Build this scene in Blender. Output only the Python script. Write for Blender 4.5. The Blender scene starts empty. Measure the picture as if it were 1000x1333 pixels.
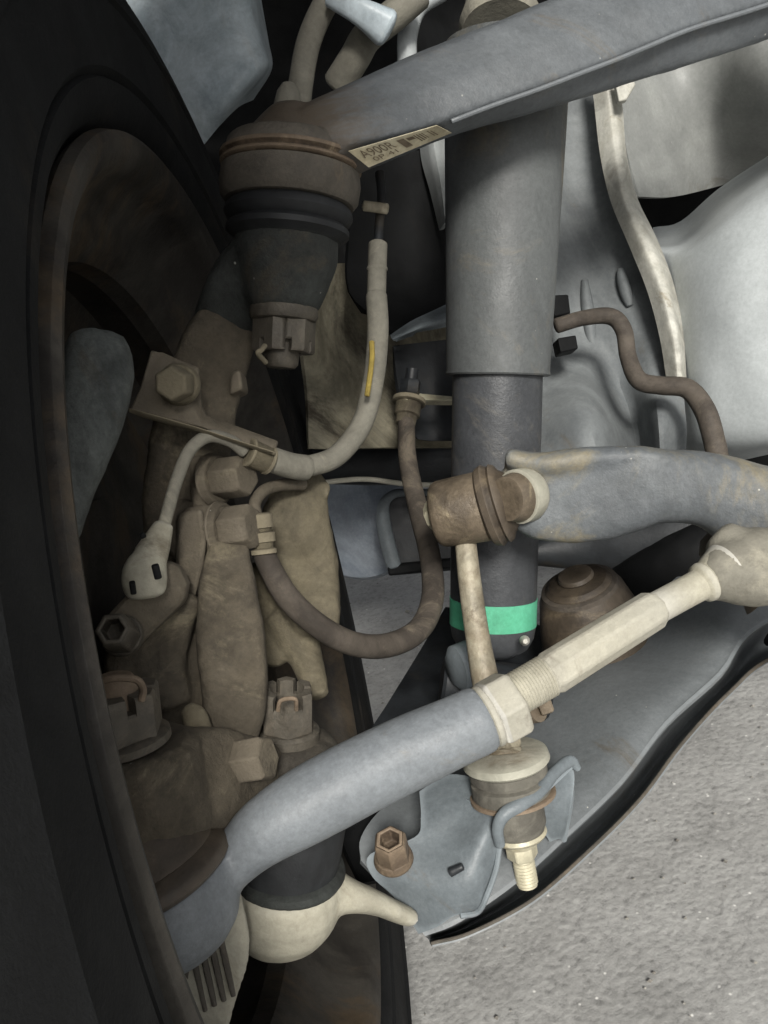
import bpy, bmesh, math, random
import numpy as np
from mathutils import Vector, Matrix, noise as mnoise
random.seed(4); rng = np.random.default_rng(4)
sc = bpy.context.scene
COL = sc.collection

# ------------------------------------------------------------------ camera
F = 1202.0                                   # focal length in photo pixels (photo 1000 x 1333)
PITCH, ROLL, CAMZ = math.radians(20), math.radians(14.1), 0.505
fw = np.array([0, math.cos(PITCH), -math.sin(PITCH)])
up0 = np.array([0, math.sin(PITCH), math.cos(PITCH)]); rt0 = np.array([1.0, 0, 0])
RT = math.cos(ROLL)*rt0 - math.sin(ROLL)*up0
UP = math.cos(ROLL)*up0 + math.sin(ROLL)*rt0
CAM = np.array([0, 0, CAMZ])
cd = bpy.data.cameras.new('camera'); cam = bpy.data.objects.new('camera', cd); COL.objects.link(cam)
cd.sensor_fit = 'VERTICAL'; cd.sensor_height = 24; cd.sensor_width = 18; cd.lens = 24*F/1333.0
cd.clip_start = 0.01; cd.clip_end = 200
M = Matrix.Identity(4)
for i in range(3):
    M[i][0] = RT[i]; M[i][1] = UP[i]; M[i][2] = -fw[i]; M[i][3] = CAM[i]
cam.matrix_world = M
sc.camera = cam

# ------------------------------------------------------------------ sky, sun, exposure
SUN_EL, SUN_AZ = math.radians(35), math.radians(175)      # azimuth clockwise from +Y
w = bpy.data.worlds.new('World'); sc.world = w; w.use_nodes = True
nt = w.node_tree; bg = nt.nodes['Background']
sky = nt.nodes.new('ShaderNodeTexSky'); sky.sky_type = 'NISHITA'; sky.sun_disc = False
sky.sun_elevation = SUN_EL; sky.sun_rotation = SUN_AZ
sky.dust_density = 4.0; sky.air_density = 1.0; sky.ozone_density = 1.0
hs = nt.nodes.new('ShaderNodeHueSaturation'); hs.inputs['Saturation'].default_value = .15      # hazy, overcast white
nt.links.new(sky.outputs[0], hs.inputs['Color']); nt.links.new(hs.outputs[0], bg.inputs['Color']); bg.inputs['Strength'].default_value = 0.045
ld = bpy.data.lights.new('sun', 'SUN'); ld.energy = 2.0; ld.angle = math.radians(12); ld.color = (1.0, .965, .90)
lo = bpy.data.objects.new('sun', ld); COL.objects.link(lo)
sd = Vector((math.sin(SUN_AZ)*math.cos(SUN_EL), math.cos(SUN_AZ)*math.cos(SUN_EL), math.sin(SUN_EL)))
lo.rotation_euler = sd.to_track_quat('Z', 'Y').to_euler(); lo.location = (1, -2, 3)
vs = sc.view_settings; vs.view_transform = 'Standard'; vs.look = 'None'; vs.gamma = 1; vs.exposure = 1.08
vs.use_curve_mapping = False

# ------------------------------------------------------------------ geometry helpers
def P(x, y, d):                              # a point seen at photo pixel x, y, d metres into the scene
    return CAM + RT*((x-500)/F*d) + UP*((666.5-y)/F*d) + fw*d
def px(r, d): return r*d/F
def unit(v): return v/np.linalg.norm(v)

class Geo:
    def __init__(s): s.v = []; s.f = []
    def add(s, vs_, fs):
        b = len(s.v); s.v += [np.asarray(q, float) for q in vs_]; s.f += [tuple(b+i for i in f) for f in fs]; return s
    def join(s, o): return s.add(o.v, o.f)

def cr(rows, n):                             # Catmull-Rom through rows (open)
    A = np.asarray(rows, float)
    if len(A) < 3 or n <= 1: 
        if n <= 1: return A
        t = np.linspace(0, 1, n*(len(A)-1)+1)
        return np.array([A[0]*(1-q)+A[-1]*q for q in t]) if len(A) == 2 else A
    E = np.vstack([2*A[0]-A[1], A, 2*A[-1]-A[-2]]); out = []
    for i in range(1, len(E)-2):
        a, b, c, d = E[i-1], E[i], E[i+1], E[i+2]
        for k in range(n):
            t = k/n
            out.append(.5*((2*b)+(-a+c)*t+(2*a-5*b+4*c-d)*t*t+(-a+3*b-3*c+d)*t**3))
    out.append(A[-1]); return np.array(out)

def rings_geo(rings, cap=True, closed_u=True):
    g = Geo(); n = len(rings[0]); V_ = [p for r in rings for p in r]; Fc = []
    for i in range(len(rings)-1):
        for j in range(n if closed_u else n-1):
            k = (j+1) % n
            Fc.append((i*n+j, i*n+k, (i+1)*n+k, (i+1)*n+j))
    if cap and closed_u:
        Fc.append(tuple(range(n))[::-1]); Fc.append(tuple((len(rings)-1)*n+j for j in range(n)))
    return g.add(V_, Fc)

def loft(path, seg=20, n=5, ex=2.0, endcap=True, twist=0):
    """path rows (x, y, d, half width px in picture plane, half depth px)."""
    A = cr([list(p)+([p[3]] if len(p) == 4 else []) for p in path], n)
    C = np.array([P(*q[:3]) for q in A]); a = A[:, 3]*A[:, 2]/F; b = A[:, 4]*A[:, 2]/F
    T = np.gradient(C, axis=0); T /= np.linalg.norm(T, axis=1)[:, None]
    th = np.linspace(0, 2*np.pi, seg, endpoint=False)+twist
    cs, sn = np.cos(th), np.sin(th)
    sup = lambda q: np.sign(q)*np.abs(q)**(2/ex)
    rings = []
    def ring(i, s, off):
        vdir = unit(C[i]-CAM); u = unit(np.cross(T[i], vdir)); wv = np.cross(u, T[i])
        return [C[i]+T[i]*off+u*(a[i]*s*x)+wv*(b[i]*s*y) for x, y in zip(sup(cs), sup(sn))]
    e0, e1 = min(a[0], b[0]), min(a[-1], b[-1])
    if endcap:
        for s, o in ((.5, -.32), (.8, -.22), (.94, -.1)): rings.append(ring(0, s, o*e0))
    for i in range(len(C)): rings.append(ring(i, 1, 0))
    if endcap:
        for s, o in ((.94, .1), (.8, .22), (.5, .32)): rings.append(ring(len(C)-1, s, o*e1))
    return rings_geo(rings)

def tube(path, r, seg=14, n=6):
    rr = r if isinstance(r, (list, tuple)) else [r]*len(path)
    return loft([tuple(p)+(q, q) for p, q in zip(path, rr)], seg, n, 2.0)

def axes(A, B):
    t = unit(B-A); u = np.cross(t, fw)
    if np.linalg.norm(u) < .2: u = np.cross(t, UP)
    u = unit(u); return t, u, np.cross(t, u)

def lathe(p0, p1, prof, seg=40, phase=0.0, cap=True):
    """prof rows (fraction of p0->p1, radius px at that depth)."""
    A, B = P(*p0), P(*p1); t, u, v = axes(A, B); rings = []
    for s, r in prof:
        d = p0[2]+(p1[2]-p0[2])*s; c = A+(B-A)*s; R_ = px(max(r, .01), d)
        rings.append([c+(u*math.cos(q)+v*math.sin(q))*R_ for q in np.linspace(0, 2*np.pi, seg, endpoint=False)+phase])
    return rings_geo(rings, cap)

def lathe_y(p0, p1, prof, **k):              # profile rows given by photo y along the axis
    y0, y1 = p0[1], p1[1]
    return lathe(p0, p1, [((y-y0)/(y1-y0), r) for y, r in prof], **k)

def lathe_w(c, ax, prof, seg=96, cap=True):            # world metres: (offset, radius)
    t = unit(ax); u = unit(np.cross(t, [0, 0, 1])); v = np.cross(t, u)
    return rings_geo([[c+t*s+(u*math.cos(q)+v*math.sin(q))*max(r, 1e-5) for q in np.linspace(0, 2*np.pi, seg, endpoint=False)] for s, r in prof], cap)

def hexnut(p0, p1, r, phase=0.3, ch=.12):    # hexagon prism with chamfered ends
    return lathe(p0, p1, [(0, r*.9), (ch, r), (1-ch, r), (1, r*.88)], seg=6, phase=phase)

def hexcup(p0, p1, r, phase=.3):          # flanged bolt head with a hollow top
    return lathe(p0, p1, [(0, r*.94), (.1, r), (.86, r), (.97, r*.9), (1, r*.8), (1, r*.62), (.55, r*.55)], seg=6, phase=phase)

def castle(p0, p1, r, rin, phase=0.2, slot=.30, sw=.12):
    """castle nut: p0 bottom, p1 crown top; six slots cut into the crown."""
    A, B = P(*p0), P(*p1); t, u, v = axes(A, B); R_ = px(r, p0[2]); Ri = px(rin, p0[2]); L = np.linalg.norm(B-A)
    ang = []
    for k in range(6):
        b = k*math.pi/3
        for q, low in ((-sw, 0), (-sw, 1), (0, 1), (sw, 1), (sw, 0), (.30, 0), (math.pi/6, 0), (math.pi/3-.30, 0)): ang.append((b+q, low))
    rings = []
    for a, low in ang:
        m = (a+math.pi/6) % (math.pi/3)-math.pi/6
        ro = R_*min(math.cos(math.pi/6)/math.cos(m), .985)
        h = L*(1-slot) if low else L
        e = u*math.cos(a+phase)+v*math.sin(a+phase)
        rings.append([A+e*ro*.5, A+e*ro, A+e*ro+t*h*.93, A+e*(ro-.05*R_)+t*h, A+e*Ri+t*h, A+e*Ri+t*L*.62, A+t*L*.62])
    rings.append(rings[0])
    return rings_geo(rings, cap=False, closed_u=False)

def plate(outline, th, dirv=None):
    """solid plate: outline of photo points with depth, pushed th metres away from the lens (or along dirv)."""
    pts = [P(*q) for q in outline]; n = len(pts)
    if dirv is None: dirv = fw
    bk = [p+dirv*th for p in pts]
    g = Geo(); g.add(pts+bk, [tuple(range(n))]+[tuple(range(2*n-1, n-1, -1))]+[(i, i+n, (i+1) % n+n, (i+1) % n) for i in range(n)])
    return g

def sheet(rows, nu=5, nv=5, th=.002, smooth=True):
    """curved sheet through a grid of photo points; solid, th thick."""
    R_ = [cr(r, nv) if smooth else np.array(r, float) for r in rows]
    R_ = np.array(R_); cols = [cr(R_[:, j], nu) for j in range(R_.shape[1])] if smooth else [R_[:, j] for j in range(R_.shape[1])]
    G = np.array(cols).transpose(1, 0, 2); H, W = G.shape[:2]
    V_ = np.array([[P(*q) for q in r] for r in G])
    du = np.gradient(V_, axis=1); dv = np.gradient(V_, axis=0); N = np.cross(du, dv); N /= (np.linalg.norm(N, axis=2)[..., None]+1e-12)
    flip = np.sign(((V_-CAM)*N).sum(2)); N = N*np.where(flip == 0, 1, flip)[..., None]
    top = V_.reshape(-1, 3); bot = (V_+N*th).reshape(-1, 3); n = H*W; fs = []
    for i in range(H-1):
        for j in range(W-1):
            a = i*W+j; q = (a, a+1, a+W+1, a+W); fs.append(q); fs.append(tuple(n+k for k in q[::-1]))
    bd = [j for j in range(W)]+[i*W+W-1 for i in range(1, H)]+[(H-1)*W+j for j in range(W-2, -1, -1)]+[i*W for i in range(H-2, 0, -1)]
    for k in range(len(bd)):
        a, b = bd[k], bd[(k+1) % len(bd)]; fs.append((b, a, a+n, b+n))
    return Geo().add(list(top)+list(bot), fs)

def mesh_from(g, name='m'):
    me = bpy.data.meshes.new(name); me.from_pydata([tuple(v) for v in g.v], [], g.f); me.validate()
    bm = bmesh.new(); bm.from_mesh(me); bmesh.ops.remove_doubles(bm, verts=bm.verts, dist=1e-6)
    bmesh.ops.recalc_face_normals(bm, faces=bm.faces); bm.to_mesh(me); bm.free(); return me

def cast(geos, voxel=.0024, smooth=5, amp=.0007, fr=60):
    """several overlapping solids fused into one cast body."""
    g = Geo()
    for q in geos: g.join(q)
    me = mesh_from(g); o = bpy.data.objects.new('tmp', me); COL.objects.link(o)
    m = o.modifiers.new('r', 'REMESH'); m.mode = 'VOXEL'; m.voxel_size = voxel
    m = o.modifiers.new('s', 'SMOOTH'); m.factor = .5; m.iterations = smooth
    dg = bpy.context.evaluated_depsgraph_get(); e = o.evaluated_get(dg); r = e.to_mesh()
    vv = [np.array(v.co)+np.array(v.normal)*amp*(mnoise.noise(v.co*fr)+.5*mnoise.noise(v.co*fr*2.7)) for v in r.vertices]
    out = Geo().add(vv, [tuple(p.vertices) for p in r.polygons])
    e.to_mesh_clear(); bpy.data.objects.remove(o); bpy.data.meshes.remove(me)
    return out

# ------------------------------------------------------------------ materials
def s2l(c): return tuple(((q/255+.055)/1.055)**2.4 if q > 10 else q/255/12.92 for q in c)
def mat(name, base, alt=None, grime=None, amt=.4, sc1=22., rough=.6, metal=0.0, bump=.25, fine=900., speck=0.0, spec=.4, streak=None, deep=.25, wear=0.0, grain=.12, blotch=1.0):
    m = bpy.data.materials.new(name); m.use_nodes = True; t = m.node_tree; N, L = t.nodes, t.links
    b = N['Principled BSDF']; tc = N.new('ShaderNodeTexCoord')
    def nz(scale, det=5, dist=0.0, rg=.6, vec=None):
        n = N.new('ShaderNodeTexNoise'); n.inputs['Scale'].default_value = scale; n.inputs['Detail'].default_value = det
        n.inputs['Distortion'].default_value = dist; n.inputs['Roughness'].default_value = rg
        L.new(vec or tc.outputs['Object'], n.inputs['Vector']); return n.outputs['Fac']
    def ramp(src, a, c):
        r = N.new('ShaderNodeMapRange'); r.inputs['From Min'].default_value = a; r.inputs['From Max'].default_value = c
        r.interpolation_type = 'SMOOTHSTEP'; L.new(src, r.inputs['Value']); return r.outputs['Result']
    def mix(f, c1, c2, mode='MIX'):
        x = N.new('ShaderNodeMix'); x.data_type = 'RGBA'; x.blend_type = mode
        for k, c in ((6, c1), (7, c2)):
            if isinstance(c, tuple): x.inputs[k].default_value = (*c, 1)
            else: L.new(c, x.inputs[k])
        if isinstance(f, float): x.inputs[0].default_value = f
        else: L.new(f, x.inputs[0])
        return x.outputs[2]
    base = s2l(base); alt = s2l(alt) if alt else tuple(q*.72 for q in base)
    vec = None
    if streak:
        mp = N.new('ShaderNodeMapping'); mp.inputs['Scale'].default_value = streak; L.new(tc.outputs['Object'], mp.inputs['Vector']); vec = mp.outputs[0]
    bm = N.new('ShaderNodeMath'); bm.operation = 'MULTIPLY'; bm.inputs[1].default_value = blotch
    L.new(ramp(nz(sc1, 8, .4, .68, vec=vec), .40, .62), bm.inputs[0]); c = mix(bm.outputs[0], base, alt)
    if grime:
        f = ramp(nz(sc1*.55, 9, .8, .74), .62-.27*amt, .74-.22*amt); c = mix(f, c, s2l(grime))
    dk = N.new('ShaderNodeMapRange'); dk.inputs['From Min'].default_value = .36; dk.inputs['From Max'].default_value = .56; dk.inputs['To Min'].default_value = 1-deep; dk.inputs['To Max'].default_value = 1.0
    dk.interpolation_type = 'SMOOTHSTEP'; L.new(nz(sc1*.8, 6, 1.2, .66), dk.inputs['Value'])
    dc = N.new('ShaderNodeCombineColor')
    for k in range(3): L.new(dk.outputs[0], dc.inputs[k])
    c = mix(1.0, c, dc.outputs[0], 'MULTIPLY')     # oily, dirty patches
    fn = nz(fine*.4, 5, 0, .8)
    g = N.new('ShaderNodeMapRange'); g.inputs['To Min'].default_value = 1-grain; g.inputs['To Max'].default_value = 1+grain; g.inputs['From Min'].default_value = .3; g.inputs['From Max'].default_value = .7
    L.new(fn, g.inputs['Value'])
    cc = N.new('ShaderNodeCombineColor')
    for k in range(3): L.new(g.outputs[0], cc.inputs[k])
    c = mix(1.0, c, cc.outputs[0], 'MULTIPLY')
    if wear:
        ge = N.new('ShaderNodeNewGeometry'); wf = ramp(ge.outputs['Pointiness'], .515, .60)
        wm = N.new('ShaderNodeMath'); wm.operation = 'MULTIPLY'; wm.inputs[1].default_value = wear; L.new(wf, wm.inputs[0])
        c = mix(wm.outputs[0], c, tuple(min(.6, q*2.0+.03) for q in base))      # rubbed edges
    if speck:
        vo = N.new('ShaderNodeTexVoronoi'); vo.inputs['Scale'].default_value = 130; L.new(tc.outputs['Object'], vo.inputs['Vector'])
        gate = ramp(nz(60, 2), .56, .60)
        lt = ramp(vo.outputs['Distance'], .10*speck+.03, .02)
        mm = N.new('ShaderNodeMath'); mm.operation = 'MULTIPLY'; L.new(gate, mm.inputs[0]); L.new(lt, mm.inputs[1])
        c = mix(mm.outputs[0], c, (.45, .44, .40))
    L.new(c, b.inputs['Base Color'])
    rr = N.new('ShaderNodeMapRange'); rr.inputs['To Min'].default_value = max(.1, rough-.12); rr.inputs['To Max'].default_value = min(1, rough+.14)
    rr.inputs['From Min'].default_value = .3; rr.inputs['From Max'].default_value = .7
    L.new(nz(sc1*1.7, 4), rr.inputs['Value']); L.new(rr.outputs[0], b.inputs['Roughness'])
    b.inputs['Metallic'].default_value = metal; b.inputs['Specular IOR Level'].default_value = spec
    h = N.new('ShaderNodeMath'); h.operation = 'MULTIPLY_ADD'; L.new(nz(fine, 3), h.inputs[0]); h.inputs[1].default_value = .35; L.new(nz(fine*.32, 5, 0, .7), h.inputs[2])
    bp = N.new('ShaderNodeBump'); bp.inputs['Strength'].default_value = bump; bp.inputs['Distance'].default_value = .0012
    L.new(h.outputs[0], bp.inputs['Height']); L.new(bp.outputs[0], b.inputs['Normal'])
    return m

ARM   = mat('painted_grey_steel', (95, 99, 102), (80, 84, 88), (100, 92, 79), .36, 16, .5, .0, .28, speck=.6, grain=.18, deep=0.17, wear=.4, blotch=.5)
TIE   = mat('grey_tie_rod_paint', (124, 129, 133), (104, 109, 114), (118, 113, 102), .32, 16, .5, .0, .25, speck=.5, grain=.18, deep=0.11, wear=.3, blotch=.5)
BAR   = mat('weathered_bar_paint', (100, 104, 106), (76, 80, 85), (126, 119, 100), .6, 16, .55, .0, .35, speck=.5, grain=.18, deep=0.22, wear=.4, blotch=.5)
LARM  = mat('lower_arm_paint', (104, 108, 110), (90, 94, 96), (88, 81, 70), .3, 13, .45, .0, .22, speck=.5, grain=.16, deep=.12, wear=.3, blotch=.5)
CASTM = mat('dusty_cast_iron', (86, 79, 67), (62, 57, 49), (118, 110, 92), .45, 34, .88, .0, .7, speck=.3, grain=.2, deep=0.32, wear=.7, blotch=.5)
CASTL = mat('pale_dusty_casting', (102, 95, 78), (78, 72, 59), (66, 59, 48), .42, 28, .88, .0, .65, grain=.18, deep=0.32, wear=.6, blotch=.5)
HOUS  = mat('rusty_joint_housing', (80, 75, 67), (56, 52, 46), (98, 86, 70), .38, 28, .75, .0, .6, grain=.28, deep=.4, wear=.4)
RUST  = mat('rust', (104, 90, 74), (74, 62, 51), (132, 118, 98), .38, 60, .7, .1, .5, grain=.3, deep=.4, wear=.6)
NUTM  = mat('grimy_brown_nut', (82, 77, 68), (58, 54, 48), (98, 90, 78), .38, 55, .6, .2, .5, grain=.28, deep=.45, wear=.3)
BRASS = mat('dusty_plated_steel', (164, 157, 138), (132, 122, 104), (104, 94, 78), .45, 50, .5, .1, .35, deep=.3)
LINKM = mat('rusty_link_cap', (106, 95, 80), (80, 71, 60), (148, 136, 110), .38, 44, .5, .2, .5, grain=.28, deep=.4, wear=.5)
CREAM = mat('dusty_cream_metal', (172, 168, 152), (146, 141, 124), (118, 110, 94), .45, 30, .65, .0, .35, deep=0.14, wear=.4, blotch=.5)
ZINC  = mat('pale_zinc_plating', (196, 190, 166), (168, 160, 136), (150, 132, 98), .3, 36, .45, .1, .18)
RUB   = mat('black_rubber', (40, 42, 44), (30, 31, 33), (62, 57, 50), .3, 26, .6, .0, .2)
RUBB  = mat('brown_dusty_rubber', (80, 71, 60), (60, 53, 46), (112, 100, 82), .35, 34, .5, .0, .3, deep=.3, wear=.5)
DKGRY = mat('dark_grey_cast', (52, 55, 53), (40, 42, 40), (62, 58, 50), .3, 26, .8, .0, .6, speck=.8, grain=.28, deep=.3)
HOSEP = mat('dusty_pale_hose', (128, 125, 114), (104, 101, 92), (146, 142, 128), .42, 36, .85, .0, .4, deep=0.17, blotch=.5)
HOSEB = mat('dusty_black_hose', (84, 77, 69), (64, 58, 52), (108, 99, 86), .38, 34, .8, .0, .3)
YELM  = mat('yellow_hose_stripe', (168, 148, 72), (142, 124, 62), (128, 118, 92), .3, 60, .8)
TUBE  = mat('dust_tube_grey', (90, 93, 93), (72, 74, 75), (110, 104, 92), .40, 16, .55, .0, .3, speck=.4, grain=.18, deep=0.17, streak=(1, 1, .3), blotch=.5)
STRUT = mat('strut_body_black', (70, 72, 75), (54, 56, 59), (100, 97, 91), .42, 20, .45, .0, .3, speck=.6, grain=.2, deep=0.19, blotch=.5)
GREEN = mat('green_paint_band', (92, 176, 142), (80, 162, 128), (104, 146, 124), .25, 40, .65, .0, .2, deep=.15)
SILV  = mat('silver_body_paint', (172, 176, 175), (162, 166, 166), (140, 134, 120), .12, 9, .5, .0, .06)
SILVW = mat('pale_body_paint', (176, 181, 182), (164, 169, 170), (148, 146, 138), .2, 10, .4, .0, .08, deep=.1, speck=.3)
BEIGE = mat('dusty_body_paint', (146, 148, 145), (128, 130, 128), (112, 108, 98), .25, 11, .5, .0, .1, deep=.15, speck=.3)
TOWER = mat('grey_tower_paint', (118, 122, 123), (102, 106, 108), (104, 97, 86), .3, 12, .62, .0, .15, deep=.25, spec=.25)
SEAL  = mat('seam_sealer', (188, 187, 178), (168, 166, 156), (142, 134, 116), .25, 40, .6, .0, .3)
BLUEP = mat('blue_grey_paint', (186, 197, 203), (160, 172, 179), (198, 204, 206), .35, 24, .4, .0, .15, speck=.4, deep=.22)
PANEL = mat('dusty_splash_shield', (160, 154, 134), (120, 112, 92), (66, 59, 48), .6, 10, .75, .0, .35, streak=(1.0, 1.0, .4), deep=.55)
BLACK = mat('black_plastic', (21, 22, 23), (15, 16, 17), (30, 28, 26), .3, 20, .7, .0, .2, spec=.2)
DKSTL = mat('dark_steel', (44, 47, 50), (32, 34, 37), (58, 54, 48), .35, 18, .5, .0, .2)
PALES = mat('pale_blue_steel', (168, 176, 186), (140, 150, 162), (120, 122, 124), .25, 14, .35, .0, .1)
TYRE  = mat('tyre_rubber', (23, 24, 25), (17, 18, 19), (38, 35, 31), .38, 14, .8, .0, .4, spec=.22)
RIM   = mat('brake_dusted_alloy', (66, 63, 58), (46, 43, 40), (80, 69, 55), .5, 14, .6, .0, .3, deep=.45, spec=.3)
CALIP = mat('grey_caliper', (94, 98, 96), (72, 76, 75), (84, 78, 66), .35, 24, .75, .0, .6, grain=.28, deep=.4)
LABEL = mat('paper_label', (206, 198, 172), (186, 176, 148), (150, 136, 108), .3, 40, .8, .0, .05)
WASH  = mat('grey_dusty_washer', (150, 146, 133), (124, 120, 108), (102, 90, 72), .38, 38, .6, .1, .4, deep=.3, wear=.5)
GREYR = mat('grey_dusty_rubber', (114, 111, 102), (92, 89, 82), (126, 121, 108), .34, 38, .8, .0, .35, deep=.3)
INK   = mat('label_ink', (112, 100, 84), (134, 122, 102), None, 0, 60, .9, .0, .0)
BRKT  = mat('grey_bracket_paint', (106, 113, 117), (86, 93, 97), (104, 90, 72), .3, 20, .5, .0, .22, speck=.5, grain=.18, deep=0.14, wear=.4, blotch=.5)

ARMJ = ARM.copy(); ARMJ.name = 'painted_grey_steel_grimy_end'      # road grime caked round the joint end of the arm
_t = ARMJ.node_tree; _b = _t.nodes['Principled BSDF']; _src = _b.inputs['Base Color'].links[0].from_socket
_g = _t.nodes.new('ShaderNodeNewGeometry'); _d = _t.nodes.new('ShaderNodeVectorMath'); _d.operation = 'DISTANCE'
_t.links.new(_g.outputs['Position'], _d.inputs[0]); _d.inputs[1].default_value = tuple(P(372, 205, .415))
_n = _t.nodes.new('ShaderNodeTexNoise'); _n.inputs['Scale'].default_value = 60; _n.inputs['Detail'].default_value = 6
_m = _t.nodes.new('ShaderNodeMath'); _m.operation = 'MULTIPLY_ADD'; _m.inputs[1].default_value = .03; _t.links.new(_n.outputs['Fac'], _m.inputs[0]); _t.links.new(_d.outputs['Value'], _m.inputs[2])
_r = _t.nodes.new('ShaderNodeMapRange'); _r.interpolation_type = 'SMOOTHSTEP'; _t.links.new(_m.outputs[0], _r.inputs['Value'])
_r.inputs['From Min'].default_value = .036; _r.inputs['From Max'].default_value = .068; _r.inputs['To Min'].default_value = .95; _r.inputs['To Max'].default_value = 0
_x = _t.nodes.new('ShaderNodeMix'); _x.data_type = 'RGBA'; _t.links.new(_r.outputs[0], _x.inputs[0]); _t.links.new(_src, _x.inputs[6]); _x.inputs[7].default_value = (*s2l((84, 75, 64)), 1)
_t.links.new(_x.outputs[2], _b.inputs['Base Color'])

# ------------------------------------------------------------------ things
class Thing:
    def __init__(s, name, label, cat, group=None): s.n, s.l, s.c, s.g, s.p = name, label, cat, group, []
    def part(s, name, geo, m, parent=None, bevel=0, sharp=38, label=None, kind=None):
        s.p.append((name, geo, m, parent, bevel, sharp, label, kind)); return len(s.p)-1
    def done(s):
        A = np.array([v for q in s.p for v in q[1].v]); lo_, hi = A.min(0), A.max(0)
        base = np.array([(lo_[0]+hi[0])/2, (lo_[1]+hi[1])/2, lo_[2]])
        single = len(s.p) == 1; objs = []
        root = None
        if not single:
            root = bpy.data.objects.new(s.n, None); root.location = base; root.empty_display_size = .02; COL.objects.link(root)
        for name, geo, m, par, bev, sharp, label, kind in s.p:
            g = Geo(); g.v = [v-base for v in geo.v]; g.f = geo.f
            me = mesh_from(g, s.n if single else name); me.materials.append(m)
            for p in me.polygons: p.use_smooth = True
            me.set_sharp_from_angle(angle=math.radians(sharp))
            o = bpy.data.objects.new(s.n if single else name, me); COL.objects.link(o)
            if single: o.location = base; root = o
            else: o.parent = root if par is None else objs[par]
            if bev:
                md = o.modifiers.new('bevel', 'BEVEL'); md.width = bev; md.segments = 2; md.limit_method = 'ANGLE'; md.angle_limit = math.radians(35)
            if label and not single: o['label'] = label
            if kind: o['kind'] = kind
            objs.append(o)
        if s.c is None: root['kind'] = 'structure'
        else:
            root['label'] = s.l; root['category'] = s.c
            if s.g: root['group'] = s.g
        return root
def one(name, label, cat, geo, m, **k):
    t = Thing(name, label, cat); t.part(name, geo, m, **k); return t.done()

# ================================================================== ground
def ground_mat():
    m = bpy.data.materials.new('rough_concrete'); m.use_nodes = True; t = m.node_tree; N, L = t.nodes, t.links; b = N['Principled BSDF']
    tc = N.new('ShaderNodeTexCoord')
    def nz(scale, det, rg=.6):
        n = N.new('ShaderNodeTexNoise'); n.inputs['Scale'].default_value = scale; n.inputs['Detail'].default_value = det; n.inputs['Roughness'].default_value = rg
        L.new(tc.outputs['Object'], n.inputs['Vector']); return n.outputs['Fac']
    def rp(src, pts):
        r = N.new('ShaderNodeValToRGB'); L.new(src, r.inputs[0]); e = r.color_ramp.elements
        e[0].position, e[0].color = pts[0][0], (*pts[0][1], 1); e[1].position, e[1].color = pts[-1][0], (*pts[-1][1], 1)
        for p_, c_ in pts[1:-1]: x = e.new(p_); x.color = (*c_, 1)
        return r.outputs[0]
    a = rp(nz(9, 9, .7), [(.34, (.27, .268, .258)), (.5, (.335, .333, .322)), (.66, (.38, .378, .366))])
    f = rp(nz(160, 5, .75), [(.30, (.62, .62, .62)), (.46, (.95, .95, .95)), (.72, (1.15, 1.15, 1.15))])
    mx = N.new('ShaderNodeMix'); mx.data_type = 'RGBA'; mx.blend_type = 'MULTIPLY'; mx.inputs[0].default_value = 1
    L.new(a, mx.inputs[6]); L.new(f, mx.inputs[7])
    vo = N.new('ShaderNodeTexVoronoi'); vo.inputs['Scale'].default_value = 120; L.new(tc.outputs['Object'], vo.inputs['Vector'])
    g = rp(vo.outputs['Distance'], [(.05, (1, 1, 1)), (.16, (0, 0, 0))])
    gt = rp(nz(45, 2), [(.55, (0, 0, 0)), (.60, (1, 1, 1))])
    mm = N.new('ShaderNodeMath'); mm.operation = 'MULTIPLY'; L.new(g, mm.inputs[0]); L.new(gt, mm.inputs[1])
    m2 = N.new('ShaderNodeMix'); m2.data_type = 'RGBA'; L.new(mm.outputs[0], m2.inputs[0]); L.new(mx.outputs[2], m2.inputs[6]); m2.inputs[7].default_value = (.72, .71, .68, 1)
    L.new(m2.outputs[2], b.inputs['Base Color']); b.inputs['Roughness'].default_value = .9; b.inputs['Specular IOR Level'].default_value = .25
    v2 = N.new('ShaderNodeTexVoronoi'); v2.inputs['Scale'].default_value = 210; v2.feature = 'SMOOTH_F1'; L.new(tc.outputs['Object'], v2.inputs['Vector'])
    h = N.new('ShaderNodeMath'); h.operation = 'MULTIPLY_ADD'; L.new(v2.outputs['Distance'], h.inputs[0]); h.inputs[1].default_value = .5; L.new(nz(80, 8, .68), h.inputs[2])
    bp = N.new('ShaderNodeBump'); bp.inputs['Strength'].default_value = .55; bp.inputs['Distance'].default_value = .003
    L.new(h.outputs[0], bp.inputs['Height']); L.new(bp.outputs[0], b.inputs['Normal'])
    return m
GRD = ground_mat()
g = Geo(); xs = np.concatenate([[-30, -8, -2], np.linspace(-.6, 1.4, 201), [3, 8, 30]]); ys = np.concatenate([[-30, -8, -1], np.linspace(.1, 2.1, 201), [4, 9, 30]])
vv = []
for y in ys:
    for x in xs:
        q = Vector((x, y, 0)); inn = -.6 <= x <= 1.4 and .1 <= y <= 2.1
        vv.append((x, y, (.0007*mnoise.noise(q*60)+.0005*mnoise.noise(q*105)+.002*mnoise.noise(q*9)-.002) if inn else -.002))
W_ = len(xs)
g.add(vv, [(j*W_+i, j*W_+i+1, (j+1)*W_+i+1, (j+1)*W_+i) for j in range(len(ys)-1) for i in range(W_-1)])
me = mesh_from(g, 'ground'); me.materials.append(GRD)
for p in me.polygons: p.use_smooth = True
o = bpy.data.objects.new('ground', me); COL.objects.link(o); o['kind'] = 'structure'
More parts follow.
